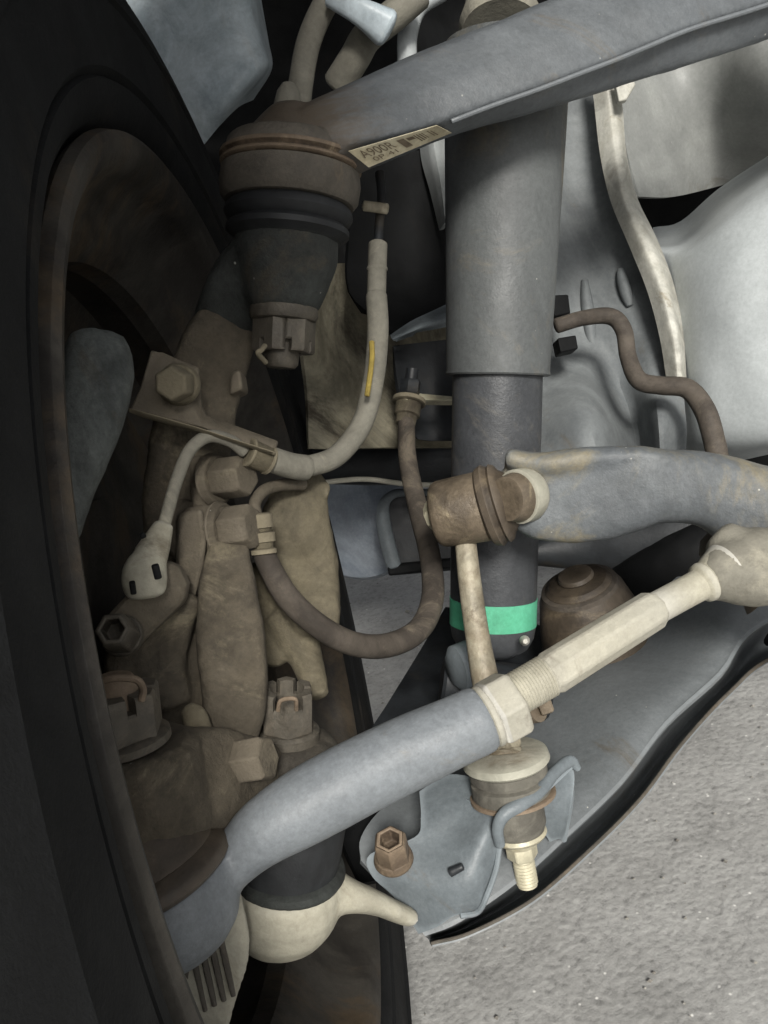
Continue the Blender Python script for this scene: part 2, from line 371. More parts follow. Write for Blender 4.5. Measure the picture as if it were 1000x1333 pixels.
# loose grit on the ground
g = Geo()
for k in range(900):
    x, y = rng.uniform(-.1, 1.0), rng.uniform(.2, 1.4); s = rng.uniform(.0007, .0022)*(1.6 if rng.random() < .06 else 1)
    vv = [np.array([x, y, .0003])+np.array(q)*s*rng.uniform(.6, 1.2) for q in ((1, 0, 0), (-1, 0, 0), (0, 1, 0), (0, -1, 0), (0, 0, .8), (0, 0, -.5))]
    g.add(vv, [(0, 2, 4), (2, 1, 4), (1, 3, 4), (3, 0, 4), (2, 0, 5), (1, 2, 5), (3, 1, 5), (0, 3, 5)])
GRIT = mat('grit', (150, 148, 140), (110, 106, 100), (190, 188, 182), .4, 80, .9)
me = mesh_from(g, 'grit'); me.materials.append(GRIT); o = bpy.data.objects.new('grit', me); COL.objects.link(o); o['kind'] = 'stuff'
o['label'] = 'loose pale grit on the concrete ground'

# ================================================================== wheel
ax_c = np.array([.972, -.223, -.055]); HUBC = np.array([-.056, .053, .435])
AX = unit(RT*ax_c[0]-UP*ax_c[1]+fw*ax_c[2]); HUB = CAM+RT*HUBC[0]-UP*HUBC[1]+fw*HUBC[2]
t = Thing('wheel', 'dark tyre on a dusty alloy rim, inner side facing the suspension', 'wheel')
tp = [(-0.0108, 0.2155), (-0.0068, 0.2215), (-0.0008, 0.2245), (0.0052, 0.232), (0.0062, 0.238), (0.0042, 0.2395), (0.0072, 0.242), (0.0082, 0.255), (0.0088, 0.27), (0.0106, 0.2715), (0.0099, 0.274), (0.0074, 0.286), (0.001, 0.303), (-0.006, 0.311), (-0.012, 0.3135), (-0.022, 0.3145), (-0.024, 0.309), (-0.031, 0.309), (-0.033, 0.315), (-0.08, 0.317), (-0.082, 0.309), (-0.09, 0.309), (-0.092, 0.317), (-0.16, 0.315), (-0.175, 0.311), (-0.19, 0.29), (-0.195, 0.25), (-0.188, 0.222), (-0.18, 0.2155)]
t.part('tyre', lathe_w(HUB, AX, tp+[tp[0]], 160, False), TYRE, sharp=30)
rp_ = [(-.008, .2055), (-.004, .2065), (.000, .209), (.003, .213), (.0045, .2175), (.003, .2205), (-.001, .222), (-.005, .2205), (-.008, .214), (-.18, .214), (-.185, .213), (-.182, .205), (-.150, .196), (-.146, .02), (-.132, .02), (-.130, .06),
       (-.118, .10), (-.122, .165), (-.112, .172), (-.098, .166), (-.086, .168), (-.076, .178), (-.066, .186), (-.056, .184), (-.046, .178), (-.036, .178), (-.028, .184), (-.022, .194), (-.014, .2015)]
rp_ = rp_+[rp_[0]]
rim = t.part('rim', lathe_w(HUB, AX, rp_, 160, False), RIM, sharp=30)
t.done()
t = Thing('brake_disc', 'dark brown brake disc inside the wheel behind the knuckle', 'brake disc')
t.part('rotor', lathe_w(HUB, AX, [(-.088, .05), (-.088, .142), (-.064, .142), (-.064, .05)], 96), RIM)
t.part('hat', lathe_w(HUB, AX, [(-.11, .0), (-.11, .075), (-.062, .075), (-.062, .0)], 64), RIM)
t.done()
one('brake_caliper', 'grey cast brake caliper in the shade inside the rim', 'brake caliper',
    cast([loft([(128, 450, .36, 40, 40), (124, 500, .355, 48, 50), (108, 570, .35, 42, 50), (90, 640, .345, 32, 40), (84, 700, .34, 20, 30)], ex=3)], .003, 4), CALIP)

# ================================================================== steering knuckle
t = Thing('steering_knuckle', 'dusty brown cast steering knuckle with bosses between the ball joints', 'knuckle')
UJ0, UJ1 = (384, 120, .420), (366, 480, .427)         # upper ball joint axis
LJ0, LJ1 = (374, 890, .400), (378, 1228, .420)        # lower ball joint axis
TJ0, TJ1 = (149, 880, .338), (212, 1210, .354)        # outer tie rod joint axis
body = cast([
    loft([(312, 402, .445, 30, 34), (288, 440, .442, 44, 38), (266, 500, .435, 48, 38), (250, 570, .43, 52, 42), (240, 650, .43, 52, 50), (250, 740, .425, 62, 55), (232, 850, .41, 80, 60), (235, 960, .40, 92, 65)], ex=5),
    lathe(TJ0, TJ1, [(.26, 78), (.30, 90), (.575, 95), (.605, 92)]),
    loft([(150, 1030, .352, 70, 60), (200, 1030, .354, 76, 62), (256, 1018, .364, 68, 60), (318, 1010, .386, 46, 46), (372, 1016, .412, 26, 30)], ex=5),
    loft([(222, 770, .392, 44, 30), (190, 850, .388, 52, 34), (200, 920, .385, 50, 34)], ex=5),
], .0017, 1, .0007, 90)
kb = t.part('body', body, CASTM)
ueye = cast([lathe(UJ0, UJ1, [(.50, 64), (.53, 68), (.60, 68), (.66, 62), (.79, 44)]),
             loft([(352, 330, .428, 44, 44), (318, 372, .435, 46, 40), (292, 425, .445, 40, 34)], ex=5)], .0024, 4, .0006)
t.part('upper_eye', ueye, DKGRY, label='dark grey tapered eye of the knuckle under the upper ball joint')
col = cast([loft([(298, 715, .40, 26, 26), (296, 760, .395, 36, 34), (300, 830, .39, 44, 40), (306, 900, .388, 42, 40), (302, 948, .39, 36, 34)], ex=5)], .0016, 1, .0006, 90)
t.part('column', col, CASTM, label='smooth round dusty column in the middle of the knuckle')
rear = cast([loft([(392, 640, .45, 34, 30), (384, 690, .445, 48, 36), (392, 745, .445, 50, 38), (410, 800, .44, 34, 30), (414, 818, .44, 26, 24)], ex=5),
             loft([(372, 800, .445, 34, 28), (400, 860, .44, 22, 22), (412, 905, .435, 16, 18)]), loft([(398, 634, .44, 34, 14), (425, 642, .44, 12, 10)]),
             loft([(345, 740, .455, 30, 25), (352, 800, .45, 40, 28), (346, 860, .445, 26, 25)], ex=5)], .0016, 1, .0007, 90)
t.part('rear_web', rear, CASTL, label='pale dusty web of the knuckle behind the lower hose')
leye = cast([lathe(LJ0, LJ1, [(.20, 50), (.215, 62), (.25, 67), (.34, 66), (.44, 58)])], .0022, 3, .0005)
t.part('lower_eye', leye, HOUS, label='brown round eye of the knuckle on the lower ball joint')
def side_bolt(p0, p1, r, ph, m=CASTM):
    x0, y0, d0 = p0; x1, y1, d1 = p1
    f = lambda s: (x0+(x1-x0)*s, y0+(y1-y0)*s, d0+(d1-d0)*s)
    b = t.part('bolt', lathe(f(0), f(.22), [(0, r*1.22), (.3, r*1.28), (1, r*1.1)], 28).join(hexnut(f(.18), f(1), r, ph)), m, bevel=.0008)
side_bolt((276, 625, .41), (322, 619, .40), 28, .2)
side_bolt((240, 692, .412), (296, 686, .40), 34, .45)
side_bolt((286, 690, .402), (332, 684, .395), 30, .1)
side_bolt((302, 994, .366), (350, 986, .36), 31, .2)
t.part('ear', plate([(246, 592, .412), (284, 594, .408), (292, 606, .407), (286, 646, .406), (276, 664, .406), (248, 662, .410)], .03), CASTM, bevel=.002)
t.part('ear', plate([(230, 668, .396), (262, 662, .393), (268, 700, .392), (263, 742, .391), (246, 800, .391), (226, 770, .394)], .03), CASTM, bevel=.002)
t.part('lug', plate([(300, 484, .418), (312, 480, .417), (316, 506, .417), (298, 514, .418)], .02), CASTM, bevel=.0015)
t.part('lug', cast([loft([(246, 922, .372, 12, 14), (256, 940, .37, 18, 16), (268, 985, .372, 16, 16)], ex=3)], .002, 2), CASTL)
t.done()

# ================================================================== upper arm and ball joint
t = Thing('upper_control_arm', 'grey upper control arm sweeping to the top right with a parts label', 'control arm')
def asec(top, rid, bot, d):
    (tx, ty), (rx, ry), (bx, by) = top, rid, bot
    mx, my = (tx+rx)/2, (ty+ry)/2
    return [(tx-4, ty-4, d+.020), (tx, ty, d+.006), (mx-2, my-2, d), (rx-3, ry-6, d+.001), (rx, ry, d+.004), (bx, by, d+.018), (bx-4, by-2, d+.028), (tx, ty+10, d+.032)]
secs = [asec((352, 168), (420, 226), (432, 242), .404), asec((392, 143), (458, 196), (481, 219), .398), asec((460, 112), (512, 179), (535, 197), .401), asec((525, 82), (570, 163), (590, 175), .408), asec((640, 36), (700, 116), (706, 142), .418),
        asec((740, -5), (802, 78), (808, 110), .428), asec((850, -45), (905, 36), (910, 78), .438), asec((1010, -95), (1030, -4), (1035, 36), .452), asec((1250, -190), (1262, -96), (1266, -50), .47)]
def seg_loop(s): 
    A = np.array(s+[s[0]]); E = np.vstack([A[-2], A, A[1]]); out = []
    for i in range(1, len(E)-2):
        a, b, c, d = E[i-1], E[i], E[i+1], E[i+2]
        for k in range(4):
            q = k/4; h = .5*((2*b)+(-a+c)*q+(2*a-5*b+4*c-d)*q*q+(-a+3*b-3*c+d)*q**3)
            out.append(.55*(b*(1-q)+c*q)+.45*h)
    return np.array(out)
L_ = np.array([seg_loop(s) for s in secs]); L2 = np.array([cr(L_[:, j], 6) for j in range(L_.shape[1])]).transpose(1, 0, 2)
arm_geo = cast([rings_geo([[P(*q) for q in r] for r in L2]), lathe_y(UJ0, UJ1, [(136, 12), (139, 26), (146, 34), (158, 44), (175, 58), (192, 74), (203, 85)]),
    loft([(392, 178, .420, 32, 46), (430, 182, .418, 42, 44), (470, 165, .416, 44, 36)], ex=2.6)], .0016, 4, .0003, 50)
ab = t.part('arm', arm_geo, ARMJ, sharp=60)
t.part('weld_seam', tube([(588, 158, .411), (640, 138, .4145), (700, 117, .419), (760, 94, .425), (802, 78, .429), (850, 58, .433), (905, 36, .439), (1028, -4, .453), (1258, -96, .471)], 3.2, 8, 5), ARM, parent=ab)
# label
TL, TR, BR, BL = (454, 197, .3975), (569, 163.5, .409), (588, 173, .422), (480, 218, .4105)
def onlab(u, v, lift=0.0):
    a = np.array(TL)*(1-u)+np.array(TR)*u; b = np.array(BL)*(1-u)+np.array(BR)*u; q = a*(1-v)+b*v; return (q[0], q[1], q[2]-.0016-lift)
lb = t.part('sticker', sheet([[onlab(u, v) for u in np.linspace(0, 1, 5)] for v in (0, .5, 1)], 2, 2, .0003, False), LABEL, parent=ab, label='torn cream paper label with a printed code')
ink = Geo()
def glyphs(txt, u0, u1, v0, v1):
    cu = bpy.data.curves.new('t', 'FONT'); cu.body = txt; cu.size = 1; o_ = bpy.data.objects.new('t', cu); COL.objects.link(o_)
    dg = bpy.context.evaluated_depsgraph_get(); e = o_.evaluated_get(dg); r = e.to_mesh()
    A = np.array([v.co[:2] for v in r.vertices]); lo_, hi = A.min(0), A.max(0)
    ink.add([P(*onlab(u0+(u1-u0)*(a[0]-lo_[0])/(hi[0]-lo_[0]), v1-(v1-v0)*(a[1]-lo_[1])/(hi[1]-lo_[1]), .0004)) for a in A], [tuple(p.vertices) for p in r.polygons])
    e.to_mesh_clear(); bpy.data.objects.remove(o_)
glyphs('A900R', .06, .44, .12, .56)
glyphs('0P 41', .12, .40, .64, .86)
def inkbar(u0, u1, v0, v1): ink.add([P(*onlab(u, v, .0004)) for u, v in ((u0, v0), (u1, v0), (u1, v1), (u0, v1))], [(0, 1, 2, 3)])
for a, b, v0, v1 in ((.50, .58, .2, .8), (.60, .68, .25, .45), (.69, .705, .2, .75), (.72, .735, .2, .75), (.75, .765, .2, .7), (.78, .79, .2, .7), (.845, .86, .2, .7), (.875, .89, .25, .75)): inkbar(a, b, v0, v1)
t.part('printing', ink, INK, parent=lb)
t.done()

t = Thing('ball_joint', 'upper ball joint with rust-lined housing, black boot and castle nut below the upper arm', 'ball joint')
t.part('housing', lathe_y(UJ0, UJ1, [(186, 80), (190, 84), (206, 88)]), HOUS)
t.part('retaining_ring', lathe_y(UJ0, UJ1, [(203, 86), (205, 92), (207, 93), (210, 93), (212, 90), (214, 89), (216, 92), (219, 92), (222, 88)]), RUST)
t.part('collar', lathe_y(UJ0, UJ1, [(222, 84), (224, 90), (240, 92), (258, 90), (266, 84), (268, 70)]), HOUS)
bt = t.part('boot', lathe_y(UJ0, UJ1, [(262, 68), (266, 76), (272, 82), (280, 84), (288, 80), (292, 75), (297, 80), (304, 80), (310, 72), (316, 62), (322, 56)]), RUB)
t.part('clip_ring', lathe_y(UJ0, UJ1, [(306, 70), (309, 72), (312, 69)]), DKGRY, parent=bt)
t.part('nut_flange', lathe_y(UJ0, UJ1, [(396, 36), (400, 44), (410, 45), (416, 42), (418, 36)]), NUTM)
t.part('castle_nut', castle((371, 412, .4265), (369, 459, .4272), 42, 23, .25), NUTM, bevel=.0006)
t.part('stud', lathe_y(UJ0, UJ1, [(430, 21), (462, 23), (474, 22), (479, 18)], seg=24), NUTM)
t.part('split_pin', tube([(345, 450, .408), (340, 456, .405), (336, 460, .405), (346, 472, .412)], 3.5, 8), CASTL)
t.done()

# ================================================================== lower ball joint
t = Thing('ball_joint', 'lower ball joint with cream cup and black boot beneath the tie rod', 'ball joint')
t.part('castle_nut', castle((374, 952, .402), (374, 896, .396), 36, 22, .15), NUTM, bevel=.0006)
t.part('nut_flange', lathe((374, 964, .403), (374, 946, .4015), [(0, 36), (.2, 42), (.8, 42), (1, 37)]), NUTM)
t.part('split_pin', tube([(362, 925, .372), (366, 912, .37), (384, 910, .37), (386, 924, .374)], 3, 8), RUST)
t.part('boot', lathe((378, 1020, .405), (374, 1142, .411), [(0, 52), (.2, 70), (.45, 74), (.7, 70), (.9, 66), (1, 66)]), RUB)
t.part('rim_ring', lathe((374.5, 1124, .410), (374, 1140, .4115), [(0, 68), (.2, 74), (.6, 76), (1, 72)]), DKGRY)
cup = cast([lathe((369, 1130, .410), (362, 1230, .424), [(0, 74), (.08, 80), (.3, 82), (.55, 76), (.78, 59), (.93, 32), (1, 8)]),
            loft([(420, 1160, .415, 34, 40), (456, 1167, .420, 20, 40), (490, 1176, .428, 15, 38), (524, 1190, .436, 13, 34)], ex=2.6)], .0018, 4, .0004)
t.part('cup', cup, CREAM)
t.done()

# ================================================================== tie rod
t = Thing('tie_rod', 'grey steering tie rod with pale threaded rod and lock nut crossing diagonally', 'tie rod')
sl = cast([loft([(250, 1160, .345, 52, 44), (300, 1122, .350, 36, 38), (345, 1082, .350, 44, 44), (400, 1048, .352, 50, 50), (470, 1010, .356, 50, 50), (540, 976, .360, 48, 48), (606, 946, .3645, 45, 45), (627, 936, .366, 44.5, 44.5)], ex=2.0),
           lathe((165, 1076, .338), (222, 1200, .343), [(.57, 90), (.60, 99), (.95, 99), (1.15, 88), (1.3, 64)])], .0018, 5, .0002)
t.part('outer_end', sl, TIE)
t.part('lock_nut', hexnut((637, 931, .3665), (673, 911, .3695), 47, .5).join(lathe((630, 935, .366), (640, 930, .3667), [(0, 40), (.3, 42), (1, 42)], 32)), CREAM, bevel=.0012)
thr = [(0, 27)]
for k in range(14): thr += [((k+.25)/14, 28.6), ((k+.75)/14, 27.3)]
t.part('threads', lathe((664, 908, .369), (714, 879, .374), thr+[(1, 27)], 32), CREAM, sharp=20)
t.part('hex_shank', lathe((711, 880.5, .3735), (858, 789, .390), [(0, 26), (.05, 30), (.5, 28.5), (.94, 27), (1, 21)], 8, .5), CREAM, bevel=.001)
t.part('rod', lathe((852, 793, .3895), (945, 743, .400), [(0, 21), (.52, 20.5), (.62, 21), (.66, 26), (.71, 27), (.74, 25), (.82, 29), (1, 37)], 32), CREAM)
t.part('inner_joint', cast([loft([(922, 757, .397, 26, 28), (945, 747, .40, 40, 40), (985, 738, .405, 52, 50), (1030, 725, .41, 46, 46), (1180, 660, .43, 40, 42)], ex=2.1), loft([(938, 700, .41, 26, 26), (965, 725, .405, 40, 34)])], .0018, 4, .0005), HOSEP)
SJ0, SJ1 = (165, 1076, .338), (222, 1200, .343)                     # the socket leans with the rod
t.part('boot', lathe(SJ0, SJ1, [(-.10, 56), (.02, 70), (.12, 80), (.2, 86), (.3, 94), (.335, 97), (.345, 95), (.38, 100), (.43, 107), (.47, 110), (.53, 110), (.57, 105), (.62, 92)]), RUBB, label='dusty brown rubber boot on the outer tie rod joint')
t.part('castle_nut', castle((159, 964, .3385), (151, 898, .335), 58, 30, .1), NUTM, bevel=.0007)
t.part('nut_flange', lathe((162, 972, .339), (158, 954, .338), [(0, 54), (.2, 62), (.7, 62), (1, 54)]), NUTM)
t.part('stud', lathe((155, 930, .3365), (149, 880, .334), [(0, 28), (.85, 28), (1, 22)], 24), RUST)
t.part('split_pin', tube([(118, 896, .322), (140, 884, .318), (175, 884, .320), (186, 896, .322), (184, 912, .322)], 5, 8), RUST)
t.done()

# ================================================================== shock absorber
t = Thing('shock_absorber', 'tall dark shock absorber with grey dust tube and green painted band', 'shock absorber')
S0, S1, S2 = (661, 60, .495), (648, 489, .515), (641, 850, .535)
t.part('dust_tube', lathe(S0, S1, [(0, 82), (.3, 78), (.985, 67), (.995, 68), (1, 66.5), (1, 60)], 56), TUBE)
tb = t.part('body_tube', lathe((648, 470, .514), S2, [(0, 58), (.06, 58.5), (.6, 57), (.90, 55.5), (.94, 53), (.975, 46), (1, 33)], 56), STRUT)
t.part('green_band', lathe((648, 470, .514), S2, [(.802, 54), (.803, 56.9), (.895, 56.3), (.896, 54)], 56), GREEN, parent=tb)
t.part('weld_button', lathe((684, 835, .492), (683, 834, .500), [(0, 3), (.4, 6), (1, 7)], 14), CREAM, parent=tb)
ey = t.part('mounting_eye', lathe((575, 885, .53), (715, 905, .53), [(0, 30), (.03, 34), (.97, 34), (1, 30)], 32), DKSTL)
t.part('bushing_rim', lathe((588, 872, .505), (620, 862, .51), [(0, 20), (.2, 30), (1, 32)], 24), BRKT, parent=ey)
t.part('mount_bolt', hexnut((700, 918, .47), (716, 912, .47), 17, .2).join(lathe((690, 920, .473), (700, 918, .47), [(0, 22), (1, 22)], 20)), LINKM, parent=ey)
t.done()

# ================================================================== stabiliser link and bar
t = Thing('stabilizer_link', 'yellowed stabilizer link standing in front of the shock absorber', 'stabilizer link')
t.part('ball_housing', lathe((564, 671, .470), (634, 658, .463), [(0, 30), (.03, 37), (.08, 41), (.16, 43.5), (.5, 45), (.95, 46.5), (1, 42)], 40), LINKM)
t.part('boot', lathe((630, 661, .463), (680, 646, .458), [(0, 47), (.06, 52), (.22, 55), (.30, 52), (.36, 50), (.42, 53), (.52, 50), (.6, 42), (1, 28)], 40), RUBB)
t.part('cap_nut', lathe((556, 676, .472), (566, 672, .471), [(0, 14), (.5, 20), (1, 24)], 6), ZINC)
t.part('rod', loft([(606, 705, .468, 14, 14), (612, 760, .462, 15, 15), (622, 830, .455, 16, 16), (633, 890, .448, 18, 18), (646, 940, .442, 18, 18)], 20), BRASS)
t.part('hex_collar', hexnut((650, 930, .437), (657, 975, .434), 24, .4).join(lathe((656, 972, .4345), (657, 980, .434), [(0, 22), (1, 26)], 24)), BRASS, bevel=.0008)
A0, A1 = (656, 972, .434), (688, 1158, .445)
t.part('upper_washer', lathe_y(A0, A1, [(974, 20), (976, 44), (982, 55), (990, 57), (993, 54)]), WASH)
t.part('upper_bushing', lathe_y(A0, A1, [(993, 46), (996, 51), (1006, 51), (1009, 45), (1011, 45), (1013, 51), (1028, 52), (1036, 48)]), GREYR)
t.part('lower_bushing', lathe_y(A0, A1, [(1046, 32), (1052, 38), (1070, 38), (1080, 34)]), GREYR)
t.part('lower_washer', lathe_y(A0, A1, [(1078, 22), (1079, 35), (1083, 37), (1087, 34), (1090, 24)]), ZINC)
t.part('lock_nut', lathe_y(A0, A1, [(1086, 25), (1092, 25), (1098, 21)], seg=28).join(lathe_y(A0, A1, [(1096, 19), (1099, 21), (1112, 21), (1116, 18)], seg=6)), ZINC, bevel=.0006)
th_ = [(1112, 13)]
for k in range(9): th_ += [(1114+k*4.2, 14.5), (1116+k*4.2, 12.6)]
t.part('threaded_stud', lathe_y(A0, A1, th_+[(1152, 13), (1154, 9)], seg=24), ZINC, sharp=20)
t.done()

t = Thing('stabilizer_bar', 'broad weathered grey stabilizer bar end reaching in from the right edge', 'stabilizer bar')
bar = cast([loft([(664, 612, .462, 24, 16), (700, 644, .458, 54, 24), (742, 647, .455, 61, 26), (800, 641, .45, 58, 28), (860, 632, .445, 49, 32), (920, 637, .44, 49, 36), (965, 655, .437, 57, 38), (1030, 695, .432, 74, 40), (1110, 760, .44, 64, 44), (1190, 850, .46, 60, 46)], ex=2.8),
            loft([(662, 596, .454, 13, 18), (700, 604, .451, 16, 20), (760, 598, .448, 16, 22), (830, 594, .444, 14, 22), (900, 600, .439, 12, 20)])], .002, 5, .0009, 45)
t.part('bar', bar, BAR)
t.part('washer', lathe((658, 650, .443), (684, 645, .452), [(0, 22), (.05, 29), (.55, 33), (.75, 35), (1, 35)], 36), LINKM)
t.part('washer_rim', lathe((672, 647, .447), (690, 643, .454), [(0, 30), (.1, 36), (.7, 36), (1, 32)], 36), WASH)
t.done()

# ================================================================== lower control arm
t = Thing('lower_control_arm', 'large stamped grey lower control arm with bushing and end bracket', 'control arm')
face = [
 [(1075, 675, 0.68), (1135, 718, 0.6275), (1164.7, 752.2, 0.615)],
 [(905, 735, 0.62), (965, 778, 0.5675), (994.7, 812.2, 0.555)],
 [(800, 830, 0.6), (905, 856, 0.545), (939.1, 878.0, 0.53)],
 [(720, 890, 0.565), (829, 920, 0.5175), (869.1, 943.2, 0.505)],
 [(650, 950, 0.54), (768, 994, 0.49), (811.7, 1018.6, 0.48)],
 [(570, 1000, 0.515), (696, 1056, 0.47), (742.0, 1086.9, 0.46)],
 [(500, 1050, 0.49), (629, 1117, 0.452), (673.1, 1149.3, 0.444)],
 [(470, 1090, 0.47), (562, 1168, 0.4445), (598.3, 1200.4, 0.437)],
 [(470, 1120, 0.46), (530, 1189, 0.443), (553.6, 1218.6, 0.438)],
]
web = [
 [(1164.7, 752.2, 0.615), (1167.1, 756.7, 0.645), (1172.8, 767.3, 0.675), (1180.9, 782.4, 0.67), (1185, 790, 0.627)],
 [(994.7, 812.2, 0.555), (997.1, 816.7, 0.585), (1002.8, 827.3, 0.615), (1010.9, 842.4, 0.61), (1015, 850, 0.567)],
 [(939.1, 878.0, 0.53), (940.5, 880.5, 0.56), (943.9, 886.4, 0.59), (948.6, 894.8, 0.585), (951, 899, 0.542)],
 [(869.1, 943.2, 0.505), (871.4, 946.1, 0.535), (876.7, 952.7, 0.565), (884.2, 962.2, 0.56), (888, 967, 0.517)],
 [(811.7, 1018.6, 0.48), (814.1, 1021.3, 0.51), (819.8, 1027.6, 0.54), (827.9, 1036.5, 0.535), (832, 1041, 0.492)],
 [(742.0, 1086.9, 0.46), (744.5, 1089.7, 0.49), (750.4, 1096.1, 0.52), (758.8, 1105.4, 0.515), (763, 1110, 0.472)],
 [(673.1, 1149.3, 0.444), (675.4, 1151.9, 0.474), (680.7, 1158.0, 0.504), (688.2, 1166.7, 0.499), (692, 1171, 0.456)],
 [(598.3, 1200.4, 0.437), (600.1, 1201.9, 0.467), (604.2, 1205.4, 0.497), (610.1, 1210.5, 0.492), (613, 1213, 0.449)],
 [(553.6, 1218.6, 0.438), (554.6, 1219.6, 0.468), (557.0, 1222.0, 0.498), (560.3, 1225.3, 0.493), (562, 1227, 0.45)],
]
pl = t.part('stamped_face', sheet(face, 5, 5, .003), LARM, sharp=70)
t.part('channel_web', sheet(web, 5, 4, .002), LARM, parent=pl, sharp=70)
edge = [(r[-1][0], r[-1][1]+1, r[-1][2]) for r in web]
t.part('edge_lip', tube(edge, 2.4, 8, 6), HOUS, parent=pl, label='thin rusty lip along the outer edge')
t.part('front_leg', sheet([[(580, 790, .72), (640, 800, .71), (730, 820, .70)], [(545, 850, .66), (620, 860, .65), (720, 880, .64)], [(505, 915, .60), (590, 920, .59), (680, 940, .58)], [(478, 960, .57), (560, 980, .55), (650, 1000, .54)], [(470, 1010, .53), (550, 1040, .51), (620, 1060, .50)]], 5, 5, .006), DKSTL)
t.part('painted_shade', sheet([[(440, 1020, .50), (520, 1000, .52), (600, 1000, .54)], [(445, 1090, .48), (520, 1080, .50), (590, 1070, .51)], [(470, 1150, .465), (520, 1140, .475), (570, 1130, .49)]], 4, 4, .003), BLACK)  # black sheet standing in for the shadow under the tie rod
bs = t.part('bushing', lathe((748, 746, .585), (782, 850, .610), [(0, 8), (.01, 22), (.05, 24), (.07, 22), (.09, 38), (.13, 44), (.15, 44), (.17, 50), (.25, 56), (.55, 66), (.9, 74), (1, 72)], 44), RUBB, sharp=30)
t.part('bushing_ring', lathe((748, 746, .585), (782, 850, .610), [(.14, 44), (.15, 50), (.19, 52), (.21, 48)], 40), HOSEB, parent=bs)
t.done()

t = Thing('link_bracket', 'blue grey folded bracket holding the stabilizer link on the lower arm', 'bracket')
t.part('front_plate', sheet([
  [(546, 1030, .452), (585, 1008, .456), (640, 1018, .452), (700, 1030, .446)],
  [(548, 1066, .442), (600, 1046, .440), (640, 1050, .434), (662, 1052, .434)],
  [(540, 1090, .437), (596, 1078, .434), (632, 1082, .424), (652, 1090, .428)],
  [(482, 1112, .440), (570, 1112, .430), (620, 1116, .421), (647, 1120, .427)],
  [(484, 1140, .438), (560, 1145, .425), (612, 1148, .419), (640, 1148, .426)],
  [(515, 1170, .436), (565, 1172, .425), (602, 1172, .421), (630, 1175, .425)],
  [(545, 1216, .436), (570, 1206, .428), (592, 1192, .425), (622, 1187, .428)]], 5, 5, .0025), BRKT, sharp=60)
t.part('side_flap', sheet([[(672, 1046, .432), (705, 1014, .436), (744, 992, .441)], [(688, 1052, .447), (722, 1034, .444), (748, 1014, .443)], [(706, 1080, .451), (730, 1068, .446), (743, 1052, .443)], [(716, 1096, .452), (728, 1092, .448), (734, 1097, .446)]], 4, 4, .0022), BRKT)
t.part('folded_edge', loft([(651, 1100, .421, 7, 7), (648, 1078, .418, 8, 7), (657, 1060, .417, 9, 7), (680, 1046, .419, 9, 7), (702, 1030, .424, 9, 7), (722, 1006, .432, 8, 7), (742, 991, .439, 8, 7), (752, 1000, .441, 5, 6)], 12, 6), BRKT)
t.part('top_plate', sheet([[(590, 1032, .450), (620, 1046, .434), (656, 1060, .419)], [(640, 1016, .462), (668, 1032, .440), (690, 1040, .422)], [(690, 996, .476), (716, 1004, .455), (742, 992, .440)]], 4, 4, .003), BRKT)
t.part('rust_ring', lathe((667, 1030, .4377), (668, 1036, .438), [(0, 50), (.3, 56), (1, 56)], 36), RUST)
t.part('side_edge', tube([(651, 1095, .428), (646, 1130, .425), (634, 1165, .423), (622, 1187, .426), (600, 1192, .425)], 4, 8, 5), BRKT)
t.part('emboss', loft([(586, 1136, .420, 6, 5), (602, 1128, .4195, 5, 5)], 12), DKSTL)
t.part('hex_bolt', lathe((514, 1122, .436), (511, 1112, .433), [(0, 24), (.4, 27), (1, 24)], 28).join(hexcup((514, 1118, .434), (507, 1092, .424), 23, .35)), RUST, bevel=.0009, label='rusty hex bolt head')
t.done()

# ================================================================== hoses and sensor
t = Thing('brake_hose', 'dusty black brake hose looping under the hub to a metal pipe', 'hose')
t.part('hose', tube([(529, 545, .60), (531, 600, .585), (545, 665, .56), (560, 725, .53), (563, 780, .50), (545, 820, .475), (505, 840, .455), (460, 838, .435), (415, 815, .42), (375, 778, .41), (350, 735, .405), (342, 715, .402)], [11, 12, 13, 14, 15, 15.5, 16, 16, 16, 16, 15, 14], 16, 6), HOSEB)
ft = t.part('end_fitting', lathe((344, 722, .402), (338, 668, .402), [(0, 12), (.02, 17), (.12, 17), (.16, 13), (.28, 14), (.30, 17), (.52, 17), (.55, 12), (.62, 13), (.64, 16), (.95, 16), (1, 12)], 24), CASTL)
t.part('metal_pipe', tube([(334, 672, .402), (332, 655, .405), (342, 640, .41), (362, 632, .42), (395, 630, .43)], 8, 12), CASTM)
t.part('upper_fitting', lathe((528, 552, .60), (533, 520, .605), [(0, 13), (.3, 14), (.35, 17), (.8, 17), (.85, 22), (1, 22)], 20), CASTL)
t.part('mount_nut', hexnut((533, 512, .605), (535, 494, .605), 14, .3).join(lathe((535, 496, .605), (537, 480, .605), [(0, 8), (1, 8)], 14)), DKSTL)
t.done()
one('hose_bracket', 'thin pale bracket plate holding the black brake hose top', 'bracket', plate([(515, 516, .60), (535, 511, .61), (590, 516, .625), (590, 521, .62), (530, 520, .595)], .012, np.array([0, 0, -1.])*.2+fw*.9), ZINC, bevel=.0005)

